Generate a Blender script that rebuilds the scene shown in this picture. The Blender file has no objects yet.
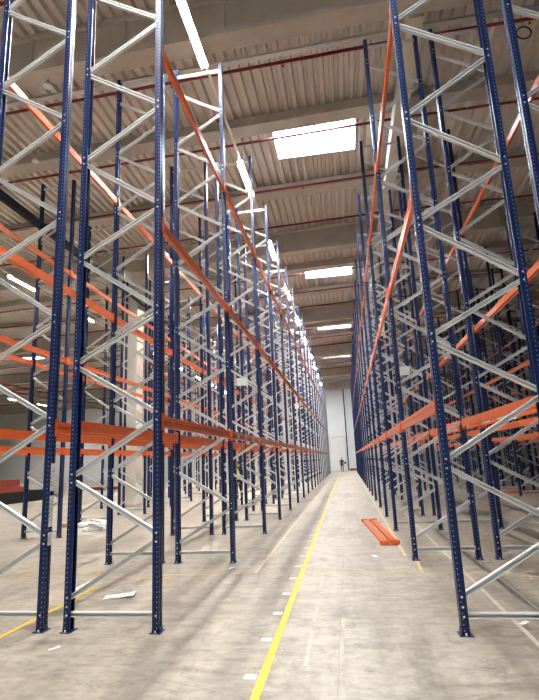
import bpy, bmesh, math, random
from mathutils import Vector, Matrix
random.seed(7)
C = bpy.context.scene.collection
scene = bpy.context.scene
PI = math.pi

# ------------------------------------------------------------------ camera
YAW, PITCH, ROLL, F = -0.14973, 0.21029, -0.04290, 495.67
fwd = Vector((math.sin(YAW)*math.cos(PITCH), math.cos(YAW)*math.cos(PITCH), math.sin(PITCH)))
rgt = Vector((math.cos(YAW), -math.sin(YAW), 0)); upv = rgt.cross(fwd)
r2 = math.cos(ROLL)*rgt + math.sin(ROLL)*upv
u2 = -math.sin(ROLL)*rgt + math.cos(ROLL)*upv
cam_d = bpy.data.cameras.new('camera'); cam = bpy.data.objects.new('camera', cam_d); C.objects.link(cam)
M = Matrix.Identity(4)
for i in range(3):
    M[i][0], M[i][1], M[i][2] = r2[i], u2[i], -fwd[i]
M[0][3], M[1][3], M[2][3] = 0, 0, 1.7
cam.matrix_world = M
cam_d.sensor_fit = 'HORIZONTAL'; cam_d.sensor_width = 36; cam_d.lens = F/539*36
cam_d.shift_x = (269.5-266.67)/539; cam_d.shift_y = (355.32-350)/539
cam_d.clip_start = .05; cam_d.clip_end = 300
scene.camera = cam

# ------------------------------------------------------------------ world, exposure
w = bpy.data.worlds.new('sky'); scene.world = w; w.use_nodes = True
w.node_tree.nodes['Background'].inputs[0].default_value = (.75, .86, 1, 1)
w.node_tree.nodes['Background'].inputs[1].default_value = 1.0
scene.view_settings.view_transform = 'Standard'; scene.view_settings.look = 'None'
scene.view_settings.gamma = 1; scene.view_settings.use_curve_mapping = False
scene.view_settings.exposure = 1.0
LAMP = 360.0      # strength of the strip lights
SKY = 22.0       # strength of daylight at the rooflight panes
try:
    scene.cycles.use_denoising = True
    scene.cycles.max_bounces = 10; scene.cycles.diffuse_bounces = 7
    scene.cycles.sample_clamp_indirect = 8
except Exception: pass

# ------------------------------------------------------------------ helpers
def ramp(nt, fac, stops):
    n = nt.nodes.new('ShaderNodeValToRGB'); e = n.color_ramp.elements
    e[0].position, e[0].color = stops[0][0], (*stops[0][1], 1)
    e[1].position, e[1].color = stops[-1][0], (*stops[-1][1], 1)
    for p, c in stops[1:-1]:
        x = e.new(p); x.color = (*c, 1)
    nt.links.new(fac, n.inputs[0]); return n.outputs[0]
def mix(nt, fac, a, b, mode='MIX'):
    n = nt.nodes.new('ShaderNodeMix'); n.data_type = 'RGBA'; n.blend_type = mode
    for s, v in ((0, fac), (6, a), (7, b)):
        if isinstance(v, (int, float)): n.inputs[s].default_value = v
        elif isinstance(v, tuple): n.inputs[s].default_value = (*v, 1)
        else: nt.links.new(v, n.inputs[s])
    return n.outputs[2]
def math_(nt, op, a, b=None, c=None):
    n = nt.nodes.new('ShaderNodeMath'); n.operation = op
    for i, v in enumerate((a, b, c)):
        if v is None: continue
        if isinstance(v, (int, float)): n.inputs[i].default_value = v
        else: nt.links.new(v, n.inputs[i])
    return n.outputs[0]
def noise(nt, vec, scale, detail=4, rough=.55):
    n = nt.nodes.new('ShaderNodeTexNoise'); n.inputs['Scale'].default_value = scale
    n.inputs['Detail'].default_value = detail; n.inputs['Roughness'].default_value = rough
    if vec is not None: nt.links.new(vec, n.inputs['Vector'])
    return n.outputs['Fac']
def mapping(nt, out, scale):
    n = nt.nodes.new('ShaderNodeMapping'); n.inputs['Scale'].default_value = scale
    nt.links.new(out, n.inputs[0]); return n.outputs[0]
def mat(name, col, rough=.5, metal=0, var=.0, vscale=6, build=None, spec=.5, emit=0):
    m = bpy.data.materials.new(name); m.use_nodes = True; nt = m.node_tree
    b = nt.nodes['Principled BSDF']
    b.inputs['Base Color'].default_value = (*col, 1); b.inputs['Roughness'].default_value = rough
    b.inputs['Metallic'].default_value = metal; b.inputs['Specular IOR Level'].default_value = spec
    if emit:
        b.inputs['Emission Color'].default_value = (*col, 1); b.inputs['Emission Strength'].default_value = emit
    if var:
        tc = nt.nodes.new('ShaderNodeTexCoord')
        f = noise(nt, tc.outputs['Object'], vscale)
        c = ramp(nt, f, [(.3, tuple(x*(1-var) for x in col)), (.7, tuple(min(1, x*(1+var)) for x in col))])
        nt.links.new(c, b.inputs['Base Color'])
    if build: build(nt, b)
    return m

def b_blue(nt, b):           # navy paint; rows of slots painted pale as light showing through
    tc = nt.nodes.new('ShaderNodeTexCoord'); s = nt.nodes.new('ShaderNodeSeparateXYZ'); nt.links.new(tc.outputs['Object'], s.inputs[0])
    g = nt.nodes.new('ShaderNodeNewGeometry'); 
    sn = nt.nodes.new('ShaderNodeSeparateXYZ'); nt.links.new(tc.outputs['Normal'], sn.inputs[0])
    zf = math_(nt, 'PINGPONG', s.outputs[2], .025)                 # 0 at each slot centre
    zin = math_(nt, 'LESS_THAN', zf, .007)
    # flank faces: one row; front face: two rows
    xin = math_(nt, 'LESS_THAN', math_(nt, 'ABSOLUTE', math_(nt, 'ADD', s.outputs[0], .012)), .005)
    isf = math_(nt, 'GREATER_THAN', math_(nt, 'ABSOLUTE', sn.outputs[1]), .7)
    yin = math_(nt, 'LESS_THAN', math_(nt, 'ABSOLUTE', math_(nt, 'SUBTRACT', math_(nt, 'ABSOLUTE', s.outputs[1]), .033)), .006)
    isx = math_(nt, 'GREATER_THAN', math_(nt, 'ABSOLUTE', sn.outputs[0]), .7)
    hole = math_(nt, 'MULTIPLY', zin, math_(nt, 'MAXIMUM', math_(nt, 'MULTIPLY', xin, isf), math_(nt, 'MULTIPLY', yin, isx)))
    base = ramp(nt, noise(nt, tc.outputs['Object'], 9), [(.3, (.0025, .011, .060)), (.7, (.0035, .016, .085))])
    nt.links.new(mix(nt, hole, base, (.22, .27, .42)), b.inputs['Base Color'])
def b_floor(nt, b):
    tc = nt.nodes.new('ShaderNodeTexCoord'); o = tc.outputs['Object']
    n1 = noise(nt, o, .35, 6, .6); n2 = noise(nt, mapping(nt, o, (.8, 2.6, 1)), 1.1, 8, .7); n3 = noise(nt, o, 9, 5, .7)
    n4 = noise(nt, mapping(nt, o, (2.2, .35, 1)), 1.0, 5, .6)
    n5 = noise(nt, mapping(nt, o, (1.0, 2.6, 1)), 2.3, 8, .72)
    c = ramp(nt, n1, [(.32, (.35, .305, .245)), (.68, (.47, .43, .37))])
    c = mix(nt, .85, c, ramp(nt, n2, [(.36, (.60, .585, .57)), (.5, (1, 1, 1)), (.66, (1.0, 1.0, 1.0))]), 'MULTIPLY')
    c = mix(nt, .8, c, ramp(nt, n4, [(.36, (.66, .65, .64)), (.52, (1, 1, 1))]), 'MULTIPLY')
    c = mix(nt, .9, c, ramp(nt, n5, [(.34, (.70, .68, .66)), (.50, (1, 1, 1)), (.64, (1.10, 1.10, 1.10))]), 'MULTIPLY')
    c = mix(nt, .6, c, ramp(nt, n3, [(.36, (.66, .65, .63)), (.58, (1, 1, 1))]), 'MULTIPLY')
    n6 = noise(nt, o, 3.2, 9, .75)
    c = mix(nt, .75, c, ramp(nt, n6, [(.38, (.62, .60, .57)), (.47, (1, 1, 1))]), 'MULTIPLY')
    v = nt.nodes.new('ShaderNodeTexVoronoi'); v.feature = 'DISTANCE_TO_EDGE'; v.inputs['Scale'].default_value = .55
    nt.links.new(mapping(nt, mix(nt, .12, o, n6), (1, 1.6, 1)) if False else mapping(nt, o, (.8, 1.5, 1)), v.inputs['Vector'])
    ck = math_(nt, 'LESS_THAN', math_(nt, 'ADD', v.outputs['Distance'], math_(nt, 'MULTIPLY', math_(nt, 'SUBTRACT', n5, .5), .03)), .0035)
    c = mix(nt, math_(nt, 'MULTIPLY', ck, .35), c, (.16, .14, .12))
    # saw-cut joints every 6 m both ways
    s = nt.nodes.new('ShaderNodeSeparateXYZ'); nt.links.new(o, s.inputs[0])
    jx = math_(nt, 'LESS_THAN', math_(nt, 'PINGPONG', math_(nt, 'ADD', s.outputs[0], .2), 3.0), .006)
    c = mix(nt, math_(nt, 'MULTIPLY', jx, .5), c, (.2, .18, .16))
    nt.links.new(c, b.inputs['Base Color'])
    r = ramp(nt, n2, [(.3, (.30,)*3), (.7, (.48,)*3)]); nt.links.new(r, b.inputs['Roughness'])
    bp = nt.nodes.new('ShaderNodeBump'); bp.inputs['Strength'].default_value = .12; bp.inputs['Distance'].default_value = .02
    nt.links.new(n3, bp.inputs['Height']); nt.links.new(bp.outputs[0], b.inputs['Normal'])
def b_concrete(nt, b):
    tc = nt.nodes.new('ShaderNodeTexCoord'); o = tc.outputs['Object']
    c = ramp(nt, noise(nt, o, .8, 6), [(.3, (.46, .42, .37)), (.7, (.56, .515, .46))])
    c = mix(nt, .4, c, ramp(nt, noise(nt, mapping(nt, o, (3, 3, .4)), 1, 5), [(.35, (.75, .74, .72)), (.6, (1, 1, 1))]), 'MULTIPLY')
    nt.links.new(c, b.inputs['Base Color'])
def b_wall(nt, b):
    tc = nt.nodes.new('ShaderNodeTexCoord'); o = tc.outputs['Object']
    s = nt.nodes.new('ShaderNodeSeparateXYZ'); nt.links.new(o, s.inputs[0])
    j = math_(nt, 'LESS_THAN', math_(nt, 'PINGPONG', s.outputs[0], .55), .012)
    j2 = math_(nt, 'LESS_THAN', math_(nt, 'PINGPONG', math_(nt, 'ADD', s.outputs[1], 0), .55), .012)
    c = ramp(nt, noise(nt, o, .3, 3), [(.3, (.62, .65, .66)), (.7, (.70, .73, .74))])
    c = mix(nt, math_(nt, 'MULTIPLY', j, .4), c, (.35, .37, .38))
    nt.links.new(c, b.inputs['Base Color'])
def b_label(nt, b):          # printed lines on the paper labels
    tc = nt.nodes.new('ShaderNodeTexCoord'); s = nt.nodes.new('ShaderNodeSeparateXYZ'); nt.links.new(tc.outputs['Generated'], s.inputs[0])
    n = noise(nt, mapping(nt, tc.outputs['Generated'], (3, 3, 26)), 1, 2)
    inx = math_(nt, 'LESS_THAN', math_(nt, 'ABSOLUTE', math_(nt, 'SUBTRACT', s.outputs[2], .5)), .36)
    f = math_(nt, 'MULTIPLY', math_(nt, 'GREATER_THAN', n, .56), inx)
    nt.links.new(mix(nt, f, (.82, .82, .8), (.12, .12, .13)), b.inputs['Base Color'])

MT = dict(
 blue=mat('navy_paint', (.01, .03, .13), .33, .15, build=b_blue, spec=.38),
 galv=mat('galvanised_steel', (.66, .68, .69), .42, .25, .04, 3),
 zinc=mat('zinc_bolt', (.75, .76, .78), .3, .7),
 orange=mat('orange_paint', (.66, .125, .028), .32, 0, .10, 5),
 red_beam=mat('red_paint', (.27, .032, .02), .45, 0, .1, 5),
 floor=mat('concrete_floor', (.5, .46, .4), .4, build=b_floor, spec=.45),
 conc=mat('precast_concrete', (.45, .42, .38), .75, build=b_concrete),
 column=mat('cream_column', (.70, .66, .58), .7, 0, .08, 1.2),
 deck=mat('steel_roof_deck', (.66, .61, .555), .5, .0, .06, 1.0),
 pipe=mat('sprinkler_red', (.20, .014, .017), .45, 0, .12, 3),
 tray=mat('cable_tray_steel', (.55, .55, .54), .45, .5, .08, 8),
 dark=mat('black_steel', (.010, .011, .014), .6, 0, .1, 4, spec=.2),
 wall=mat('white_wall_panel', (.66, .69, .70), .5, build=b_wall),
 dimmed_wall=mat('dimmed_wall_panel', (.10, .10, .10), .6, 0, .1, 1),  # hidden right wall, colour darkened to stand in for dim light there
 door=mat('door_panel', (.66, .68, .68), .45, 0, .04, 2),
 lampbody=mat('lamp_housing', (.8, .78, .72), .4, 0, .03, 5),
 yellow=mat('yellow_floor_paint', (.68, .47, .03), .5, 0, .12, 9),
 paley=mat('worn_yellow_paint', (.58, .48, .25), .55, 0, .12, 7),
 palew=mat('worn_white_paint', (.54, .49, .42), .55, 0, .12, 7),
 faint=mat('rubbed_off_tape', (.42, .39, .35), .55, 0, .25, 22),
 mark=mat('white_floor_label', (.66, .61, .57), .5, 0, .06, 12),
 paper=mat('white_paper', (.82, .82, .80), .6, 0, .04, 8),
 label=mat('printed_label', (.82, .82, .8), .5, build=b_label),
 film=mat('plastic_film', (.62, .62, .60), .3, 0, .25, 9),
 curb=mat('rooflight_curb', (.80, .82, .84), .5, 0, .03, 3),
 pane=mat('rooflight_pane', (.80, .90, 1.0), .3, emit=SKY),
 tube=mat('lamp_tube', (1.0, .94, .84), .3, emit=LAMP),
 skin=mat('skin', (.55, .32, .22), .5, 0, .05, 8),
 navycloth=mat('dark_workwear', (.02, .025, .04), .8, 0, .15, 12),
 hivis=mat('hi_vis_yellow', (.62, .85, .10), .7, 0, .08, 12),
 hair=mat('dark_hair', (.03, .02, .015), .8, 0, .1, 20),
 wood=mat('raw_timber', (.50, .33, .16), .7, 0, .15, 10),
)

class MB:
    def __init__(s): s.bm = bmesh.new()
    def box(s, x0, x1, y0, y1, z0, z1, mi=0):
        v = [s.bm.verts.new(p) for p in ((x0,y0,z0),(x1,y0,z0),(x1,y1,z0),(x0,y1,z0),(x0,y0,z1),(x1,y0,z1),(x1,y1,z1),(x0,y1,z1))]
        for f in ((3,2,1,0),(4,5,6,7),(0,1,5,4),(1,2,6,5),(2,3,7,6),(3,0,4,7)):
            s.bm.faces.new([v[i] for i in f]).material_index = mi
        return s
    def prism(s, pts, a, b, frame, mi=0):
        """2D outline pts swept from a to b; frame=(e1,e2) gives the outline's axes"""
        e1, e2 = Vector(frame[0]), Vector(frame[1]); a, b = Vector(a), Vector(b)
        r0 = [s.bm.verts.new(a+e1*p[0]+e2*p[1]) for p in pts]; r1 = [s.bm.verts.new(b+e1*p[0]+e2*p[1]) for p in pts]
        n = len(pts)
        for i in range(n):
            s.bm.faces.new((r0[i], r0[(i+1)%n], r1[(i+1)%n], r1[i])).material_index = mi
        s.bm.faces.new(r0[::-1]).material_index = mi; s.bm.faces.new(r1).material_index = mi
        return s
    def tube(s, a, b, r, n=10, mi=0, rb=None):
        a, b = Vector(a), Vector(b); d = (b-a).normalized()
        e1 = d.orthogonal().normalized(); e2 = d.cross(e1); rb = r if rb is None else rb
        r0 = [s.bm.verts.new(a+(e1*math.cos(t)+e2*math.sin(t))*r) for t in (2*PI*i/n for i in range(n))]
        r1 = [s.bm.verts.new(b+(e1*math.cos(t)+e2*math.sin(t))*rb) for t in (2*PI*i/n for i in range(n))]
        for i in range(n):
            f = s.bm.faces.new((r0[i], r0[(i+1)%n], r1[(i+1)%n], r1[i])); f.smooth = True; f.material_index = mi
        s.bm.faces.new(r0[::-1]).material_index = mi; s.bm.faces.new(r1).material_index = mi
        return s
    def mesh(s, name, mats):
        bmesh.ops.recalc_face_normals(s.bm, faces=s.bm.faces)
        me = bpy.data.meshes.new(name); s.bm.to_mesh(me); s.bm.free()
        for m in (mats if isinstance(mats, (list, tuple)) else [mats]): me.materials.append(MT[m] if isinstance(m, str) else m)
        return me
    def obj(s, name, mats, parent=None, loc=None):
        return link(name, s.mesh(name, mats), parent, loc)
def link(name, me, parent=None, loc=None, rotz=0):
    o = bpy.data.objects.new(name, me); C.objects.link(o)
    if parent: o.parent = parent
    if loc: o.location = loc
    if rotz: o.rotation_euler[2] = rotz
    return o
def tag(o, label, cat, group=None):
    o['label'] = label; o['category'] = cat; o['kind'] = 'thing'
    if group: o['group'] = group
    return o
def struct(o): o['kind'] = 'structure'; return o
def empty(name, loc, rotz=0):
    o = bpy.data.objects.new(name, None); o.empty_display_size = .2; C.objects.link(o); o.location = loc; o.rotation_euler[2] = rotz; return o
def dup(root, loc, rotz=None):
    r = root.copy(); C.objects.link(r); r.location = loc
    if rotz is not None: r.rotation_euler[2] = rotz
    for ch in root.children:
        c = ch.copy(); C.objects.link(c); c.parent = r
        for g in ch.children:
            d = g.copy(); C.objects.link(d); d.parent = c
    return r
ORD = 'first second third fourth fifth sixth seventh eighth ninth tenth eleventh twelfth thirteenth fourteenth fifteenth sixteenth seventeenth eighteenth nineteenth twentieth'.split()
def rz(x):                    # the roof falls gently to the left of the middle columns
    return .03*max(-20, min(x, 2.4))

# ------------------------------------------------------------------ the building
X0, X1, Y0, Y1 = -62.0, 32.0, -16.0, 69.0
DZ = 12.12                     # underside of deck at x=0
struct(MB().box(X0, X1, Y0, Y1, -.2, 0).obj('floor', 'floor'))
struct(MB().box(X0, X1, Y1, Y1+.3, 0, 12.6).obj('wall_far', 'wall'))
struct(MB().box(X0, X1, Y0-.3, Y0, 0, 12.6).obj('wall_back', 'wall'))
struct(MB().box(X0-.3, X0, Y0, Y1, 0, 12.6).obj('wall_left', 'wall'))
struct(MB().box(X1, X1+.3, Y0, Y1, 0, 12.6).obj('wall_right', 'dimmed_wall'))
# rooflights
SKX = [-27.3, -.3]; SKW = 1.32; SKL = .95
SKY_Y = [14.62+12.05*k for k in range(-2, 5)]
# corrugated deck: ribs run along Y; strips stop at the rooflight openings
def deck_strip(mb, xa, xb, y0, y1):
    p = .28; n0 = math.ceil(xa/p - 1e-6); xs = [xa]
    prof = []
    def zz(x):
        t = (x/p) % 1
        if t < .40: h = 0
        elif t < .52: h = (t-.40)/.12
        elif t < .88: h = 1
        else: h = (1-t)/.12
        return h*.13
    pts = {xa, xb}
    k = math.floor(xa/p)
    while k*p < xb:
        for t in (0, .40, .52, .88):
            x = (k+t)*p
            if xa < x < xb: pts.add(x)
        k += 1
    pts.add(2.4) if xa < 2.4 < xb else None
    pts = sorted(pts); a = None
    for x in pts:
        z = DZ + rz(x) + zz(x)
        b = (mb.bm.verts.new((x, y0, z)), mb.bm.verts.new((x, y1, z)))
        if a: mb.bm.faces.new((a[0], b[0], b[1], a[1]))
        a = b
mb = MB(); yprev = Y0
for y in SKY_Y:
    deck_strip(mb, X0, X1, yprev, y-SKL)
    xp = X0
    for sx in SKX:
        deck_strip(mb, xp, sx-SKW, y-SKL, y+SKL); xp = sx+SKW
    deck_strip(mb, xp, X1, y-SKL, y+SKL)
    yprev = y+SKL
deck_strip(mb, X0, X1, yprev, Y1)
struct(mb.obj('ceiling', 'deck'))
# roof build-up above the deck keeps daylight out except through the rooflights
n = 0
for y in SKY_Y:
    for sx in SKX:
        n += 1; zb = DZ + rz(sx) - .03; W_, L_, t = SKW, SKL, .04
        e = struct(empty('window_%d' % n, (sx, y, zb)))
        m = MB()
        m.box(-W_-t, -W_, -L_-t, L_+t, 0, .62); m.box(W_, W_+t, -L_-t, L_+t, 0, .62)
        m.box(-W_, W_, -L_-t, -L_, 0, .62); m.box(-W_, W_, L_, L_+t, 0, .62)
        m.obj('curb', 'curb', e)
        MB().box(-W_, W_, -L_, L_, .58, .61).obj('pane', 'pane', e)
        m = MB(); m.box(-.02, .02, -L_, L_, .50, .55); m.tube((0, .1, .5), (0, .1, .15), .018); m.box(-W_, W_, .30, .33, .50, .54)
        m.obj('opener_bar', 'tray', e)

def xbeam_outline_run(mb, xs, y0, y1, zlo, zhi, mi=0):
    for a, b in zip(xs, xs[1:]):
        v = []
        for x in (a, b):
            d = rz(x); v += [mb.bm.verts.new(p) for p in ((x, y0, zlo+d), (x, y1, zlo+d), (x, y1, zhi+d), (x, y0, zhi+d))]
        for f in ((0,1,5,4),(1,2,6,5),(2,3,7,6),(3,0,4,7)): mb.bm.faces.new([v[i] for i in f]).material_index = mi
XS = [X0, -20, 2.4, X1]
gy = [9.25+12.05*k for k in range(-2, 6)]
for k, y in enumerate(gy):
    if y > Y1-.3: y = Y1-.32
    m = MB()
    xbeam_outline_run(m, XS, y-.24, y+.24, 11.03, 11.20)      # bottom flange
    xbeam_outline_run(m, XS, y-.10, y+.10, 11.20, DZ)         # web
    xbeam_outline_run(m, XS, y-.20, y+.20, DZ-.1, DZ-.002)    # top flange
    x = X0+1.2
    while x < X1:                                             # stiffeners
        m.box(x-.05, x+.05, y-.15, y+.15, 11.15+rz(x), DZ-.05+rz(x)); x += 2.35
    struct(m.obj('trim_%d' % (k+1), 'conc'))
k = len(gy)
for y in [9.32+12.05*j+d for j in range(-2, 5) for d in (4.05, 8.05)]:
    m = MB(); xbeam_outline_run(m, XS, y-.2, y+.2, 11.80, DZ-.002); xbeam_outline_run(m, XS, y-.26, y+.26, 11.78, 11.88)
    k += 1; struct(m.obj('trim_%d' % k, 'conc'))
# longitudinal tie beam over the right-hand racks
k += 1; struct(MB().box(2.02, 2.38, 9.6, Y1, 11.12, 11.5).obj('trim_%d' % k, 'column'))

# columns carrying the girders on the left
for i, (x, y, lab) in enumerate([(-9.56, 21.37, 'tall cream concrete column standing beyond the left racks')]):
    e = empty('concrete_column', (x, y, 0)); tag(e, lab, 'column', 'concrete columns')
    m = MB(); m.box(-.40, .40, -.36, .36, 0, 10.74)
    bmesh.ops.bevel(m.bm, geom=[ed for ed in m.bm.edges if abs(ed.verts[0].co.z-ed.verts[1].co.z) > 1], offset=.03, segments=1, affect='EDGES')
    m.obj('shaft', 'column', e)
    MB().box(-.43, .43, -.39, .39, .0, .12).obj('plinth', 'conc', e)

# far wall: sectional door, steel post, wall rail
d1 = struct(empty('door_1', (-1.17, Y1-.06, 0)))
m = MB()
for j in range(7): m.box(-1.0, 1.0, -.03, .03, .02+j*.63, .62+j*.63)
m.obj('door_leaf', 'door', d1)
MB().box(-1.1, -1.0, -.06, .06, 0, 4.55).box(1.0, 1.1, -.06, .06, 0, 4.55).box(-1.1, 1.1, -.06, .06, 4.45, 4.6).obj('door_frame', 'tray', d1)
MB().box(.72, .92, -.07, -.03, .9, 1.2).obj('door_handle', 'dark', d1)
k += 1; struct(MB().box(-.02, .12, Y1-.16, Y1-.002, 0, 11.0).obj('trim_%d' % k, 'dark'))
k += 1; struct(MB().box(.2, 3.4, Y1-.05, Y1-.002, 0, .28).obj('trim_%d' % k, 'red_beam'))

# ------------------------------------------------------------------ ceiling services
bay_names = ['behind', 'behind']
def pipe(y, lab):
    e = empty('sprinkler_pipe', (0, y, 11.80)); tag(e, lab, 'pipe', 'red sprinkler pipes')
    m = MB()
    for a, b in zip(XS, XS[1:]): m.tube((a, 0, rz(a)), (b, 0, rz(b)), .040, 8)
    m.obj('main_pipe', 'pipe', e)
    for i in range(-3, 3):
        x = .75+i*3.0; h = link('hanger', rod_me, e, (x, 0, rz(x)+.03)); h.scale[2] = (DZ-11.80-.02)
        x = 2.1+i*3.0; link('sprinkler_head', head_me, e, (x, 0, rz(x)-.03))
m = MB(); m.tube((0,0,0), (0,0,1), .008, 5); rod_me = m.mesh('hanger', 'tray')
m = MB(); m.tube((0,0,0), (0,0,-.09), .014, 6); m.tube((0,0,-.09), (0,0,-.105), .035, 8); head_me = m.mesh('sprinkler_head', 'pipe')
def rods(e, pts):             # one threaded rod per fixing point, up to the deck
    for p, L in pts:
        h = link('hanger', rod_me, e, p); h.scale[2] = L
py = [10.95+3.0125*j for j in range(-3, 19)]
vis = 0
for y in py:
    if any(abs(y-g) < .35 for g in gy): y += .5
    if y > 9:
        lab = 'dark red sprinkler pipe crossing under the roof, %s pipe from the nearest girder' % ORD[vis]; vis += 1
    else: lab = 'dark red sprinkler pipe nearer than the first girder, %s going back' % ORD[int((10-y)/3)]
    pipe(y, lab)
def tray(y, lab):
    e = empty('cable_tray', (0, y, 11.62)); tag(e, lab, 'cable tray', 'cable trays')
    m = MB(); xbeam_outline_run(m, XS, -.07, .07, 0, .008); xbeam_outline_run(m, XS, -.074, -.07, 0, .06); xbeam_outline_run(m, XS, .07, .074, 0, .06)
    m.obj('tray', 'tray', e)
    rods(e, [((i*3.0+1.1, 0, rz(i*3.0+1.1)), DZ-11.62) for i in range(-4, 3)])
tray(10.5, 'grey perforated cable tray just behind the nearest concrete girder')
tray(22.75, 'grey perforated cable tray just behind the second concrete girder')

# strip lights, end to end on trunking rails
def lamp_line(x, z, ks, rail_lab, lab, grp, ya, yb):
    e = empty('lighting_rail', (x, ya, z+.06)); tag(e, rail_lab, 'lighting rail', 'lighting rails')
    m = MB(); m.box(-.03, .03, 0, yb-ya, 0, .045); m.obj('rail', 'lampbody', e)
    ys = [q for q in [9.32+.75+12.05*j+d for j in range(-2, 5) for d in (0, 4.05, 8.05)] if ya < q < yb]
    rods(e, [((0, q-ya, .04), DZ+rz(x)-z-.09) for q in ys])
    for i, kk in enumerate(ks):
        y = 8.6+5.84*kk
        t = empty('strip_light', (x, y, z)); tag(t, lab(i), 'lamp', grp)
        m = MB(); m.box(-.085, .085, -1.02, 1.02, .02, .058); m.box(-.085, -.081, -1.02, 1.02, -.065, .02); m.box(.081, .085, -1.02, 1.02, -.065, .02)
        m.obj('housing', 'lampbody', t)
        MB().box(-.06, .06, -1.0, 1.0, .005, .019).obj('tube', 'tube', t)
lamp_line(-2.60, 10.75, range(-3, 10), 'thin pale lighting rail running above the left aisle row',
          lambda i: ('strip light above left aisle row, out of view overhead, %s back' % ORD[2-i]) if i < 3 else ('glowing strip light above the left aisle row, %s one in view' % ORD[i-3]), 'strip lights above the left aisle row', -12, 64)
lamp_line(-7.15, 10.65, range(2, 10), 'thin pale lighting rail above the side aisle left of the main racks',
          lambda i: 'glowing strip light seen through the left racks, %s on its rail' % ORD[i], 'strip lights above the left side aisle', 17, 64)
lamp_line(-14.6, 10.45, range(-2, 10), 'thin pale lighting rail over the open floor far left',
          lambda i: 'glowing strip light over the open floor far left, %s on its rail' % ORD[i], 'strip lights far left', -8, 64)

lamp_line(-40.0, 10.4, range(2, 10), 'added lighting rail for fill light at the far left end of the hall',  # added row of lamps, brightens the far left wall
          lambda i: 'added strip light brightening the far left end of the hall, %s on its rail' % ORD[i], 'added fill lights at the left end', 17, 64)
# black cable duct beyond the rear posts of the row across the left side aisle
e = empty('cable_duct', (-9.0, 6, 9.26)); tag(e, 'long black cable duct hanging high up at the upper left', 'cable duct')
MB().box(-.07, .07, 0, 50, -.12, .12).obj('duct', 'dark', e)
rods(e, [((0, 9.32+2.5+6.025*j-6, .12), DZ+rz(-9)-9.38) for j in range(8)])
# pipe rack far left
for j, (xx, zz) in enumerate([(-31, 9.75), (-31.6, 9.35)]):
    e = empty('water_main', (xx, 20, zz)); tag(e, ['upper', 'lower'][j]+' red water main running lengthwise under the roof far left', 'pipe', 'lengthwise water mains')
    MB().tube((0, 0, 0), (0, 48, 0), .08, 10).obj('main_pipe', 'pipe', e)
    rods(e, [((0, 9.32+2.6+12.05*q-20, .05), DZ+rz(xx)-zz-.05) for q in (1, 2, 3, 4)])
# small ceiling fittings
def fitting(name, x, y, z, top, lab, cat):
    e = empty(name, (x, y, z)); tag(e, lab, cat, 'small ceiling fittings')
    MB().tube((0, 0, .0), (0, 0, .10), .11, 16, rb=.06).obj('cover', 'paper', e)
    MB().tube((0, 0, .10), (0, 0, top), .02, 8).obj('stem', 'tray', e)
fitting('smoke_detector', -6.4, 9.32, 10.64, .195, 'round white smoke detector on the nearest girder at the upper left', 'detector')
fitting('smoke_detector', -8.99, 12.7, 11.2, .65, 'white bell shaped detector hanging under the roof at the upper left', 'detector')
fitting('smoke_detector', 4.2, 13.37, 11.55, .29, 'small round detector under a roof beam at the upper right', 'detector')
m = MB(); pts = [(4.95+.17*math.cos(a), 11.0, 11.55+.17*math.sin(a)) for a in [2*PI*i/20 for i in range(21)]]
for a, b in zip(pts, pts[1:]): m.tube(a, b, .017, 6)
m.tube((4.95, 11.0, 11.72), (4.95, 11.0, DZ+.07), .006, 5)
tag(m.obj('cable_coil', 'dark'), 'dark loop of cable hanging from the roof at the upper right', 'cable')

# ------------------------------------------------------------------ pallet racking
FY = [5.42, 9.0, 12.41] + [12.41+2.785*j for j in range(1, 18)]
HT, HW = 10.16, .503
# upright: folded steel section, web outside, open to the inside (+x)
def upright_mesh():
    t = .004
    out = [(.040,.034),(.040,.050),(-.035,.050),(-.035,.018),(-.027,.014),(-.027,-.014),(-.035,-.018),(-.035,-.050),(.040,-.050),(.040,-.034)]
    inn = [(.036,-.034),(.036,-.046),(-.031,-.046),(-.031,-.020),(-.023,-.016),(-.023,.016),(-.031,.020),(-.031,.046),(.036,.046),(.036,.034)]
    m = MB(); m.prism(out+inn, (0,0,.008), (0,0,HT), ((1,0,0),(0,1,0)))
    return m.mesh('upright', 'blue')
def channel(m, a, b, mi=0, w=.024, h=.0255, t=.004):
    a, b = Vector(a), Vector(b); d = (b-a).normalized(); n = Vector((0,0,1)) if abs(d.z) < .01 else Vector((-d.z, 0, d.x))
    if n.z < 0: n = -n
    # outline axes: e1 = across (in plane), e2 = +y ; open towards -y
    o = [(-h,w),(h,w),(h,-w),(h-.012,-w),(h-.012,-w+t),(h-t,-w+t),(h-t,w-t),(-h+t,w-t),(-h+t,-w+t),(-h+.012,-w+t),(-h+.012,-w),(-h,-w)]
    m.prism(o, a, b, (n, (0,1,0)), mi)
nodes = [.30, .95, 1.60, 2.26, 2.92, 3.52, 4.27, 4.89, 5.63, 6.32, 6.98, 7.65, 8.30, 8.97, 9.62]
segs = [((-HW+.0, .17), (HW-.0, .17))]
for i in range(len(nodes)-1):
    s = -1 if i % 2 == 0 else 1
    segs.append(((s*HW, nodes[i]+.03), (-s*HW, nodes[i+1]-.03)))
segs.append(((-HW, 10.0), (HW, 10.0)))
def seg_ends(sg):
    (xa, za), (xb, zb) = sg; a, b = Vector((xa,0,za)), Vector((xb,0,zb)); d = (b-a).normalized()
    return a+d*.012, b-d*.012
up_me = upright_mesh()
brace_me = []
for i, sg in enumerate(segs):
    m = MB(); channel(m, *seg_ends(sg)); brace_me.append(m.mesh('brace', 'galv'))
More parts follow.
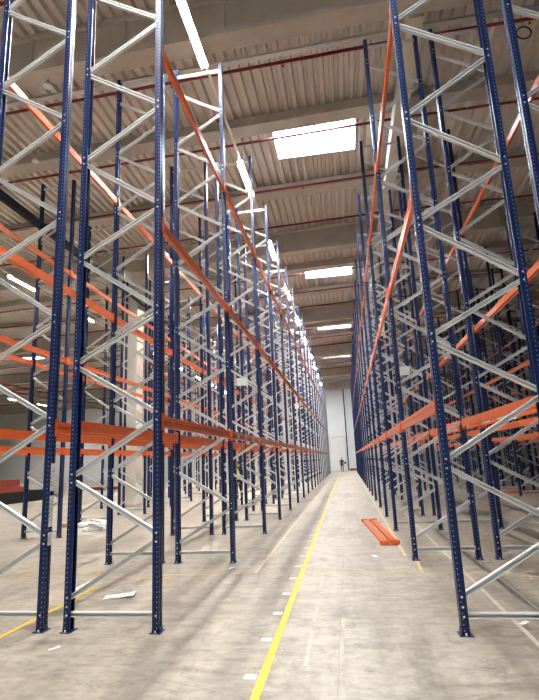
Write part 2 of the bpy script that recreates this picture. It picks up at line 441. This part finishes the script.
m = MB(); m.box(-.06, .065, -.075, .075, 0, .008, 0); m.box(-.044, -.038, -.04, .04, .008, .06, 0); m.box(-.03, .03, -.056, -.052, .008, .07, 0)
m.tube((.0, -.066, .008), (.0, -.066, .03), .009, 6, 1); m.tube((.0, .066, .008), (.0, .066, .03), .009, 6, 1)
base_me = m.mesh('base_plate', ['blue', 'galv'])
m = MB(); m.tube((0,-.051,0), (0,-.0555,0), .011, 6); bolt_me = m.mesh('bolt', 'zinc')
m = MB(); channel(m, (0,0,0), (0,0,0.001)) if False else None
# far frames: whole frame in one mesh
m = MB()
for s in (-1, 1):
    x = s*HW; m.box(x-.0375, x+.0375, -.05, .05, 0, HT, 0); m.box(x-.07, x+.07, -.08, .08, 0, .01, 1)
for sg in segs:
    a, b = seg_ends(sg); d = (b-a).normalized(); nn = Vector((-d.z, 0, d.x))
    m.prism([(-.0255,-.024),(.0255,-.024),(.0255,.024),(-.0255,.024)], a, b, (nn, (0,1,0)), 1)
far_me = m.mesh('rack_frame', ['blue', 'galv'])
def make_frame(full, bolts):
    e = empty('rack_frame', (0,0,0))
    for s in (-1, 1):
        u = link('upright', up_me, e, (s*HW, 0, 0), 0 if s < 0 else PI)
        link('base_plate', base_me, e, (s*HW, 0, 0), 0 if s < 0 else PI)
        if bolts:
            ys = 1 if s < 0 else -1
            zs = [.17] + [z+dz for i, z in enumerate(nodes) if (i % 2 == 0) == (s < 0) for dz in (-.045, .045)]
            for z in zs:
                bo = link('bolt', bolt_me, u, (.0, 0, z)); bo.rotation_euler[2] = 0 if s < 0 else PI
    for i, me in enumerate(brace_me):
        link('horizontal_brace' if i in (0, len(brace_me)-1) else 'diagonal_brace', me, e)
    return e
# beams ------------------------------------------------------------
BH = .065
def beam_outline():
    h, w = BH, .025
    return [(-w,-h),(w,-h),(w,-.028),(w-.010,-.022),(w-.010,.018),(w,.024),(w,h-.0),(w-.018,h),(w-.018,h-.012),(-w,h-.012)]
beam_cache = {}
def beam_meshes(L):
    key = round(L, 3)
    if key not in beam_cache:
        hl = L/2-.062
        m = MB(); m.prism(beam_outline(), (0,-hl,0), (0,hl,0), ((1,0,0),(0,0,1))); body = m.mesh('beam_body', 'orange')
        cm = []
        for s in (-1, 1):
            m = MB(); ya, yb = sorted((s*hl, s*(hl+.003))); m.box(-.030, .044, ya, yb, -.11, .09)
            ya, yb = sorted((s*hl, s*(L/2-.004))); m.box(.040, .044, ya, yb, -.11, .09)
            m.tube((.044, s*(L/2-.028), -.07), (.052, s*(L/2-.028), -.07), .008, 6)
            cm.append(m.mesh('end_connector', 'orange'))
        m = MB(); m.prism(beam_outline(), (0,-hl,0), (0,hl,0), ((1,0,0),(0,0,1)))
        for s in (-1, 1):
            ya, yb = sorted((s*hl, s*(L/2-.004))); m.box(.040, .044, ya, yb, -.11, .09)
            ya, yb = sorted((s*hl, s*(hl+.003))); m.box(-.030, .044, ya, yb, -.11, .09)
        whole = m.mesh('pallet_beam', 'orange')
        beam_cache[key] = (body, cm, whole, hl)
    return beam_cache[key]
LV = [('lowest', 2.20), ('middle', 4.64), ('top', 7.20)]
# rows: name, x centre, aisle side (+1/-1), first frame idx, last, beam levels on rear side, label words
rows = [
 ('A', -2.603, +1, 0, [0], 'left aisle row'),
 ('B', -3.918, -1, 0, [0], 'row behind left aisle row'),
 ('E', 1.488, -1, 0, [0], 'right aisle row'),
 ('F', 2.80, +1, 0, [0], 'row behind right aisle row'),
 ('C', -7.97, +1, 1, [0, 1, 2], 'row across left side aisle'),
 ('D', -10.08, -1, 5, [], 'row left of concrete column'),
 ('G', 6.88, -1, 2, [0], 'row across right side aisle'),
 ('H', 8.30, +1, 3, [0], 'second row across right side aisle'),
 ('I', 12.4, -1, 4, [0], 'third row far right'),
 ('J', 13.75, +1, 5, [0], 'outermost row far right'),
]
protoF = {}
beams = []; far_beams = []
for nm, xc, side, first, rearlv, words in rows:
    for i in range(first, 20):
        order = ORD[i-first]; y = FY[i]
        lab = 'blue rack frame with silver zigzag braces, %s nearest in %s' % (order, words)
        grp = 'rack frames of the '+words
        if i < 8:
            bolts = i < 2 and nm in 'ABEF'
            key = bolts
            if key not in protoF:
                o = protoF[key] = make_frame(True, bolts); o.location = (xc, y, 0)
            else: o = dup(protoF[key], (xc, y, 0))
        else:
            o = link('rack_frame', far_me, None, (xc, y, 0))
        tag(o, lab, 'rack frame', grp)
    for i in range(first, 19):
        L = FY[i+1]-FY[i]; yc = (FY[i]+FY[i+1])/2
        for li, (ln, z) in enumerate(LV):
            for fs in (1, -1):
                if fs == -1 and li not in rearlv: continue
                if nm == 'D' and fs == -1: continue
                x = xc + fs*side*HW
                if nm == 'D' and i < 6: continue
                beams.append((yc, x, L, z, fs*side, ln, 'aisle' if fs == 1 else 'rear', words, ORD[i-first], nm, i, li, fs))
def px(b):    # size in view, to pick the 300 nearest
    d = Vector((b[1], b[0], b[3]-1.7)); return d.dot(fwd)/max(.4, b[2])
beams.sort(key=px)
special = {}
full_proto = {}
for n_, b in enumerate(beams):
    yc, x, L, z, sd, ln, face, words, order, nm, i, li, fs = b
    body, cm, whole, hl = beam_meshes(L)
    if n_ >= 300:
        far_beams.append(b); continue
    rot = 0 if sd > 0 else PI
    if i < 6:
        e = empty('pallet_beam', (x, yc, z), rot)
        link('beam_body', body, e)
        for c in cm: link('end_connector', c, e)
        o = e
    else: o = link('pallet_beam', whole, None, (x, yc, z), rot)
    face_w = 'aisle side' if face == 'aisle' else 'rear side'
    tag(o, 'orange %s beam, %s of %s, %s bay' % (ln, face_w, words, order), 'beam', 'orange beams of the '+words)
    special[(nm, i, li, fs)] = o
if far_beams:
    mb = MB()
    for (yc, x, L, z, sd, *_r) in far_beams:
        mb.box(x-.025, x+.025, yc-L/2+.056, yc+L/2-.056, z-BH, z+BH)
    o = tag(mb.obj('distant_pallet_beams', 'orange'), 'remaining orange beams on the distant far ends of the racking rows', 'beams'); o['kind'] = 'stuff'
# white location labels on beams
def beam_label(key, ypos, z, w_=.10, h_=.08):
    o = special.get(key)
    if not o: return
    yc = o.location.y; rotd = abs(o.rotation_euler[2]) > 1
    for yy in ypos:
        ly = (yy-yc)*(-1 if rotd else 1)
        MB().box(.0252, .0272, ly-w_, ly+w_, z-h_/2, z+h_/2).obj('label_sticker', 'label', o)
def beam_label_back(key, ypos, z, w_=.16, h_=.075):
    o = special.get(key)
    if not o: return
    yc = o.location.y; rotd = abs(o.rotation_euler[2]) > 1
    for yy in ypos:
        ly = (yy-yc)*(-1 if rotd else 1)
        MB().box(-.0272, -.0252, ly-w_, ly+w_, z-h_/2, z+h_/2).obj('label_sticker', 'label', o)
beam_label(('A', 1, 0, 1), [9.6, 10.35, 11.2, 12.0], 0, .13, .09)
beam_label(('F', 0, 0, -1), [8.6, 7.75], 0, .22, .075)
beam_label(('F', 1, 0, -1), [10.0, 11.0], 0, .2, .075)
beam_label(('F', 0, 0, -1), [7.2], 0, .07, .16)
beam_label_back(('F', 0, 0, 1), [8.4, 7.6], 0, .2, .075)
beam_label(('E', 1, 0, 1), [], 0)

# paper label strip on the outer post of the row behind the left aisle row
e = None
xx = -3.415+.0
for a, b, lab in [(1.47, 1.78, 'upper'), (1.08, 1.42, 'lower'), (.88, 1.02, 'lowest small')]:
    m = MB(); m.box(.0412-.0, .0422, -.04, .04, a, b)
    s_ = m.obj('paper_label', 'label', None, (-3.415, 5.42, 0))
    tag(s_, 'white printed paper, %s of the strip stuck on the near blue post' % lab, 'label', 'papers on the near blue post')

# white hanging signs on the racks
def sign(x, y, z, w_, h_, lab):
    m = MB(); m.box(-w_/2, w_/2, -.003, .003, -h_/2, h_/2)
    o = m.obj('location_sign', 'paper', None, (x, y, z)); o.rotation_euler[2] = random.uniform(-.1, .1)
    tag(o, lab, 'sign', 'white signs on the racks')
sign(1.50, 12.34, 3.72, .30, .22, 'white blank sign on a brace of the third right aisle frame')
sign(1.07, 12.34, 4.84, .13, .22, 'small white sign at the aisle post of the third right frame')
sign(-2.53, 12.34, 3.72, .28, .20, 'white blank sign on a brace of the third left aisle frame')
sign(-2.2, 23.46, 4.2, .2, .25, 'tiny white sign far along the left aisle row')

# ------------------------------------------------------------------ floor paint
def strip(name, x0, y0, x1, y1, wd, matn, lab, cat, group=None, z=.0025):
    d = Vector((x1-x0, y1-y0, 0)); nrm = Vector((-d.y, d.x, 0)).normalized()*wd/2
    m = MB(); a, b = Vector((x0, y0, 0)), Vector((x1, y1, 0))
    vs = [m.bm.verts.new(p+Vector((0,0,zz))) for zz in (.0005, z) for p in (a-nrm, a+nrm, b+nrm, b-nrm)]
    for f in ((3,2,1,0),(4,5,6,7),(0,1,5,4),(1,2,6,5),(2,3,7,6),(3,0,4,7)): m.bm.faces.new([vs[i] for i in f])
    return tag(m.obj(name, matn), lab, cat, group)
strip('guide_line', -.80, 3.2, -1.06, 62, .068, 'yellow', 'bright yellow line painted lengthwise down the aisle', 'floor line')
strip('guide_line', -1.55, 8.12, -1.5, 55, .036, 'paley', 'faint thin yellow line beside the left racks', 'floor line')
strip('guide_line', .98, 8.12, 1.02, 5.42, .001, 'paley', 'thin', 'floor line') if False else None
strip('guide_line', .955, 8.0, 1.0, 8.9, .05, 'paley', 'short faint yellow line before the second right aisle post', 'floor line')
strip('guide_line', .86, 9.3, .84, 55, .05, 'paley', 'faint yellow line along the right aisle posts', 'floor line')
strip('guide_line', -7.0, 8.12, 5.6, 8.03, .022, 'paley', 'thin pale line straight across the aisle', 'floor line')
strip('guide_line', -3.76, 3.4, -3.76, 7.3, .06, 'yellow', 'yellow line between the two nearest back-to-back left frames', 'floor line', z=.0022)
strip('guide_line', 1.56, 3.4, 1.55, 16, .045, 'palew', 'pale line under the nearest right frame, left one of two', 'floor line')
strip('guide_line', 1.93, 3.4, 1.93, 16, .035, 'palew', 'pale line under the nearest right frame, right one of two', 'floor line')
for j, (x0_, y0_, x1_, y1_) in enumerate([(-.5, 8.0, -.49, 7.2), (-.48, 6.3, -.48, 5.75), (-.48, 5.4, -.48, 4.6), (-.17, 5.9, -.18, 5.6), (-.18, 5.2, -.18, 4.7)]):
    strip('tape_remnant', x0_, y0_, x1_, y1_, .035, 'faint', 'worn pale tape remnant in the aisle, %s from the cross line' % ORD[j], 'tape', 'worn tape remnants')
for j in range(16):
    y = 4.40+.845*j; x = -.915-.0035*j
    strip('floor_label', x-.045, y-.02, x+.06, y-.02, .10, 'mark', 'white floor label left of the yellow line, %s nearest' % ORD[j], 'floor label', 'white labels along the yellow line')
# little yellow position marks
for j, (x, y) in enumerate([(-4.15, 8.35), (-3.25, 7.85), (-2.85, 7.85), (-5.4, 8.1), (2.1, 8.0), (2.42, 7.75), (-.62, 7.9), (-.3, 7.9)]):
    nm_ = ['left of the left frames', 'under the left frames near the pale line', 'under left aisle row near the pale line', 'far left by the cross line', 'behind the nearest right frame', 'outermost behind the nearest right frame', 'beside the yellow aisle line', 'at mid aisle'][j]
    m = MB(); s_ = .10 if j < 6 else .04; m.box(x-s_, x+s_, y-.02, y+.02, .0005, .0028); 
    if j < 6: m.box(x-s_, x-s_+.035, y-.16, y-.02, .0005, .0028)
    tag(m.obj('position_mark', 'paley' if j > 3 else 'yellow'), 'small yellow bracket mark on the floor '+nm_, 'floor mark', 'yellow position marks')

# ------------------------------------------------------------------ things lying on the floor
def lying_beam(x0, y0, x1, y1, z, lab, grp, roll=-PI/2):
    L = math.hypot(x1-x0, y1-y0); body, cm, whole, hl = beam_meshes(L+.11)
    e = empty('loose_beam', ((x0+x1)/2, (y0+y1)/2, z)); e.rotation_euler = (0, roll, 0)
    a = math.atan2(y1-y0, x1-x0)-PI/2
    e.rotation_mode = 'QUATERNION'
    e.rotation_quaternion = Matrix.Rotation(a, 3, 'Z').to_quaternion() @ Matrix.Rotation(roll, 3, 'Y').to_quaternion()
    link('beam_body', body, e)
    m = MB()
    for s in (-1, 1):
        ya, yb = sorted((s*hl, s*(hl+.003))); m.box(-.030, .044, ya, yb, -.10, .09)
    link('end_plate', m.mesh('end_plate', 'orange'), e)
    return tag(e, lab, 'beam', grp)
lying_beam(.34, 14.0, .60, 10.42, .046, 'loose orange beam lying flat in the aisle, left one of the pair', 'loose beams in the aisle')
lying_beam(.55, 14.05, .80, 10.46, .046, 'loose orange beam lying flat in the aisle, right one of the pair', 'loose beams in the aisle')
for j, (y, z) in enumerate([(21.9, .046), (22.2, .046), (22.5, .046)]):
    lying_beam(5.7+.2*j, y, 9.4+.2*j, y, z, 'loose orange beam on the floor at the far right, %s nearest' % ORD[j], 'loose beams far right')

# stacks on the far left
LAY = ['bottom', 'second', 'third', 'fourth', 'fifth', 'sixth', 'seventh', 'top']
def steel_upright(x0, y0, L, ang, z, lab, grp, matn='dark'):
    out = [(-.05,-.035),(.05,-.035),(.05,.04),(.034,.04),(.034,.035),(.045,.035),(.045,-.03),(-.045,-.03),(-.045,.035),(-.034,.035),(-.034,.04),(-.05,.04)]
    m = MB(); m.prism([(a, b) for a, b in out], (0,0,0), (L,0,0), ((0,1,0),(0,0,1)))
    o = m.obj('loose_upright' if matn == 'dark' else 'loose_beam', matn, None, (x0, y0, z)); o.rotation_euler[2] = ang
    return tag(o, lab, 'upright' if matn == 'dark' else 'beam', grp)
for layer in range(8):
    for c in range(5):
        steel_upright(-18.45-.24*c+.02*(layer % 2), 21.6+.03*layer, 7.0, PI/2-.03, .036+layer*.0752, 'dark steel upright, %s from right in %s layer of long stack far left' % (ORD[c], LAY[layer]), 'dark uprights stacked far left')
for layer in range(4):
    for c in range(3):
        steel_upright(-18.65-.24*c, 21.8, 5.6-.25*layer, PI/2-.03, .036+8*.0752+layer*.0752, 'red steel beam on dark stack far left, %s from right, %s layer' % (ORD[c], LAY[layer]), 'red beams on the dark stack', 'red_beam')
for layer in range(5):
    for c in range(2):
        steel_upright(-19.0-.13*c, 25.2, 1.9, PI/2-.03, .036+(12+layer)*.0752, 'short red piece topping the dark stack far left, %s from right, %s layer' % (ORD[c], LAY[layer]), 'short red pieces on the stack', 'red_beam')
for c in range(4):
    for layer in range(3):
        steel_upright(-21.5, 38+.2*c, 3.2, .05, .036+layer*.0752, 'red beam, %s from front in %s layer of small stack behind left racks' % (ORD[c], LAY[layer]), 'red beams in the small far stack', 'red_beam')
# crumpled film and cardboard
bm = bmesh.new(); bmesh.ops.create_icosphere(bm, subdivisions=4, radius=1)
for v in bm.verts:
    n3 = Vector((math.sin(v.co.x*7+v.co.y*5), math.sin(v.co.y*9+2+v.co.z*4), math.sin(v.co.x*6-v.co.y*8)))*.11 + Vector([random.uniform(-.05,.05) for _ in range(3)])
    v.co += n3; v.co.x *= .55; v.co.y *= .42; v.co.z = max(-.02, v.co.z)*.27
me = bpy.data.meshes.new('plastic_film'); bm.to_mesh(me); bm.free(); me.materials.append(MT['film'])
tag(link('plastic_film', me, None, (-7.35, 13.9, .008)), 'heap of crumpled white plastic film on the floor left', 'rubbish')
tag(MB().box(-.09, .09, -.06, .06, 0, .12).obj('timber_block', 'wood', None, (-8.62, 14.5, 0)), 'small timber block on the floor beside the white film', 'block')
def sheet(x, y, w_, l_, rot, lift, lab, name='paper_sheet', cat='paper'):
    m = MB(); n = 8; g = [[m.bm.verts.new(((i/n-.5)*w_, (j/n-.5)*l_, .003+lift*((i/n)**2*.5+.5*abs(math.sin(j*1.3+i*.8)))*(i/n)*(1 if i > 1 else 0))) for j in range(n+1)] for i in range(n+1)]
    for i in range(n):
        for j in range(n): m.bm.faces.new((g[i][j], g[i+1][j], g[i+1][j+1], g[i][j+1]))
    r = bmesh.ops.extrude_face_region(m.bm, geom=m.bm.faces[:])
    for v in [q for q in r['geom'] if isinstance(q, bmesh.types.BMVert)]: v.co.z += .0015
    o = m.obj(name, 'paper', None, (x, y, 0)); o.rotation_euler[2] = rot
    return tag(o, lab, cat)
sheet(-3.95, 7.2, .26, .22, .6, .10, 'crumpled white paper on the floor between the left frames')
sheet(-3.17, 6.80, .40, .22, .25, .035, 'flat white sheet of paper on the floor under the left frames')
sheet(1.62, 5.75, .09, .06, .4, .02, 'small white scrap on the floor right of the near right post')
sheet(-2.02, 8.5, .10, .07, .4, .02, 'tiny white scrap on the floor by the left aisle row')
sheet(.34, 9.35, .10, .08, 2.4, .02, 'tiny pale scrap lying mid aisle near the loose beams')
sheet(-2.95, 4.9, .10, .05, .4, .02, 'tiny white scrap on the floor in front of the left frames')
m = MB(); m.tube((0,-.02,.02), (0,.02,.02), .02, 12)
tag(m.obj('foam_ball', 'paper', None, (1.93, 5.3, 0)), 'small round white ball on the floor under the nearest right frame', 'ball')

# ------------------------------------------------------------------ people
def skin_body(name, verts, edges, radii, matn, parent):
    me = bpy.data.meshes.new(name); me.from_pydata(verts, edges, []); me.materials.append(MT[matn])
    o = link(name, me, parent)
    sk = o.modifiers.new('skin', 'SKIN'); sub = o.modifiers.new('sub', 'SUBSURF'); sub.levels = sub.render_levels = 1
    for i, r in enumerate(radii):
        v = me.skin_vertices[0].data[i]; v.radius = (r, r) if not isinstance(r, tuple) else r
    me.skin_vertices[0].data[0].use_root = True
    return o
def person(x, y, rot, vest, lab):
    e = empty('person', (x, y, 0), rot); tag(e, lab, 'person')
    V = [(0,0,.95),(0,0,1.12),(0,0,1.30),(0,.0,1.43),(0,0,1.50),
         (.10,0,.90),(.11,.02,.50),(.12,-.03,.09),(.12,.11,.04),
         (-.10,0,.90),(-.12,-.06,.50),(-.13,-.12,.09),(-.13,.03,.04),
         (.19,0,1.39),(.24,.02,1.12),(.22,.14,.90),
         (-.19,0,1.39),(-.24,-.02,1.12),(-.22,.08,.88)]
    E_ = [(0,1),(1,2),(2,3),(3,4),(0,5),(5,6),(6,7),(7,8),(0,9),(9,10),(10,11),(11,12),(3,13),(13,14),(14,15),(3,16),(16,17),(17,18)]
    R_ = [(.15,.11),(.14,.10),(.17,.11),(.12,.09),.055,.09,.06,.045,.04,.09,.06,.045,.04,.065,.045,.035,.065,.045,.035]
    skin_body('body', V, E_, R_, 'navycloth', e)
    bm = bmesh.new(); bmesh.ops.create_uvsphere(bm, u_segments=16, v_segments=12, radius=.105)
    for v in bm.verts:
        v.co.z *= 1.2; v.co.x *= .85
        if v.co.y > .09 and abs(v.co.x) < .02 and abs(v.co.z) < .03: v.co.y += .02
        v.co.z += 1.61
    me = bpy.data.meshes.new('head'); bm.to_mesh(me); bm.free(); me.materials.append(MT['skin']); link('head', me, e)
    bm = bmesh.new(); bmesh.ops.create_uvsphere(bm, u_segments=16, v_segments=10, radius=.112)
    bmesh.ops.delete(bm, geom=[v for v in bm.verts if v.co.z < -.02 or (v.co.y > .05 and v.co.z < .05)], context='VERTS')
    for v in bm.verts: v.co.z = v.co.z*1.2+1.62; v.co.x *= .88
    me = bpy.data.meshes.new('hair'); bm.to_mesh(me); bm.free(); me.materials.append(MT['hair']); link('hair', me, e)
    for s in (-1, 1):
        hx, hy, hz = (.22, .155, .87) if s > 0 else (-.22, .095, .85)
        V = [(hx,hy,hz),(hx,hy+.01,hz-.07)]; Ed = [(0,1)]; Rr = [.028, .032]
        for f in range(4):
            dx = (-.024+.016*f); l = (.06,.075,.07,.055)[f]
            V += [(hx+dx*.4, hy+dx+.01, hz-.09), (hx+dx*.4-.01*s, hy+dx+.02, hz-.09-l)]; Ed += [(1, len(V)-2), (len(V)-2, len(V)-1)]; Rr += [.010, .008]
        V += [(hx-.02*s, hy+.045, hz-.05), (hx-.03*s, hy+.055, hz-.09)]; Ed += [(0, len(V)-2), (len(V)-2, len(V)-1)]; Rr += [.011, .009]
        skin_body('hand', V, Ed, Rr, 'skin', e)
    if vest:
        m = MB(); ring = []
        for z, rx, ry in ((.93,.185,.14),(1.12,.185,.14),(1.30,.215,.15),(1.42,.17,.125),(1.46,.09,.09)):
            ring.append([m.bm.verts.new((rx*math.cos(a), ry*math.sin(a), z)) for a in [2*PI*i/18 for i in range(18)]])
        for a, b in zip(ring, ring[1:]):
            for i in range(18): m.bm.faces.new((a[i], a[(i+1)%18], b[(i+1)%18], b[i])).smooth = True
        m.obj('vest', 'hivis', e)
person(-5.05, 23.0, 2.3, True, 'person in dark clothes and a yellow high visibility vest behind the left racks')
person(-.75, 64.0, PI, False, 'person in dark clothes standing at the far end of the aisle')
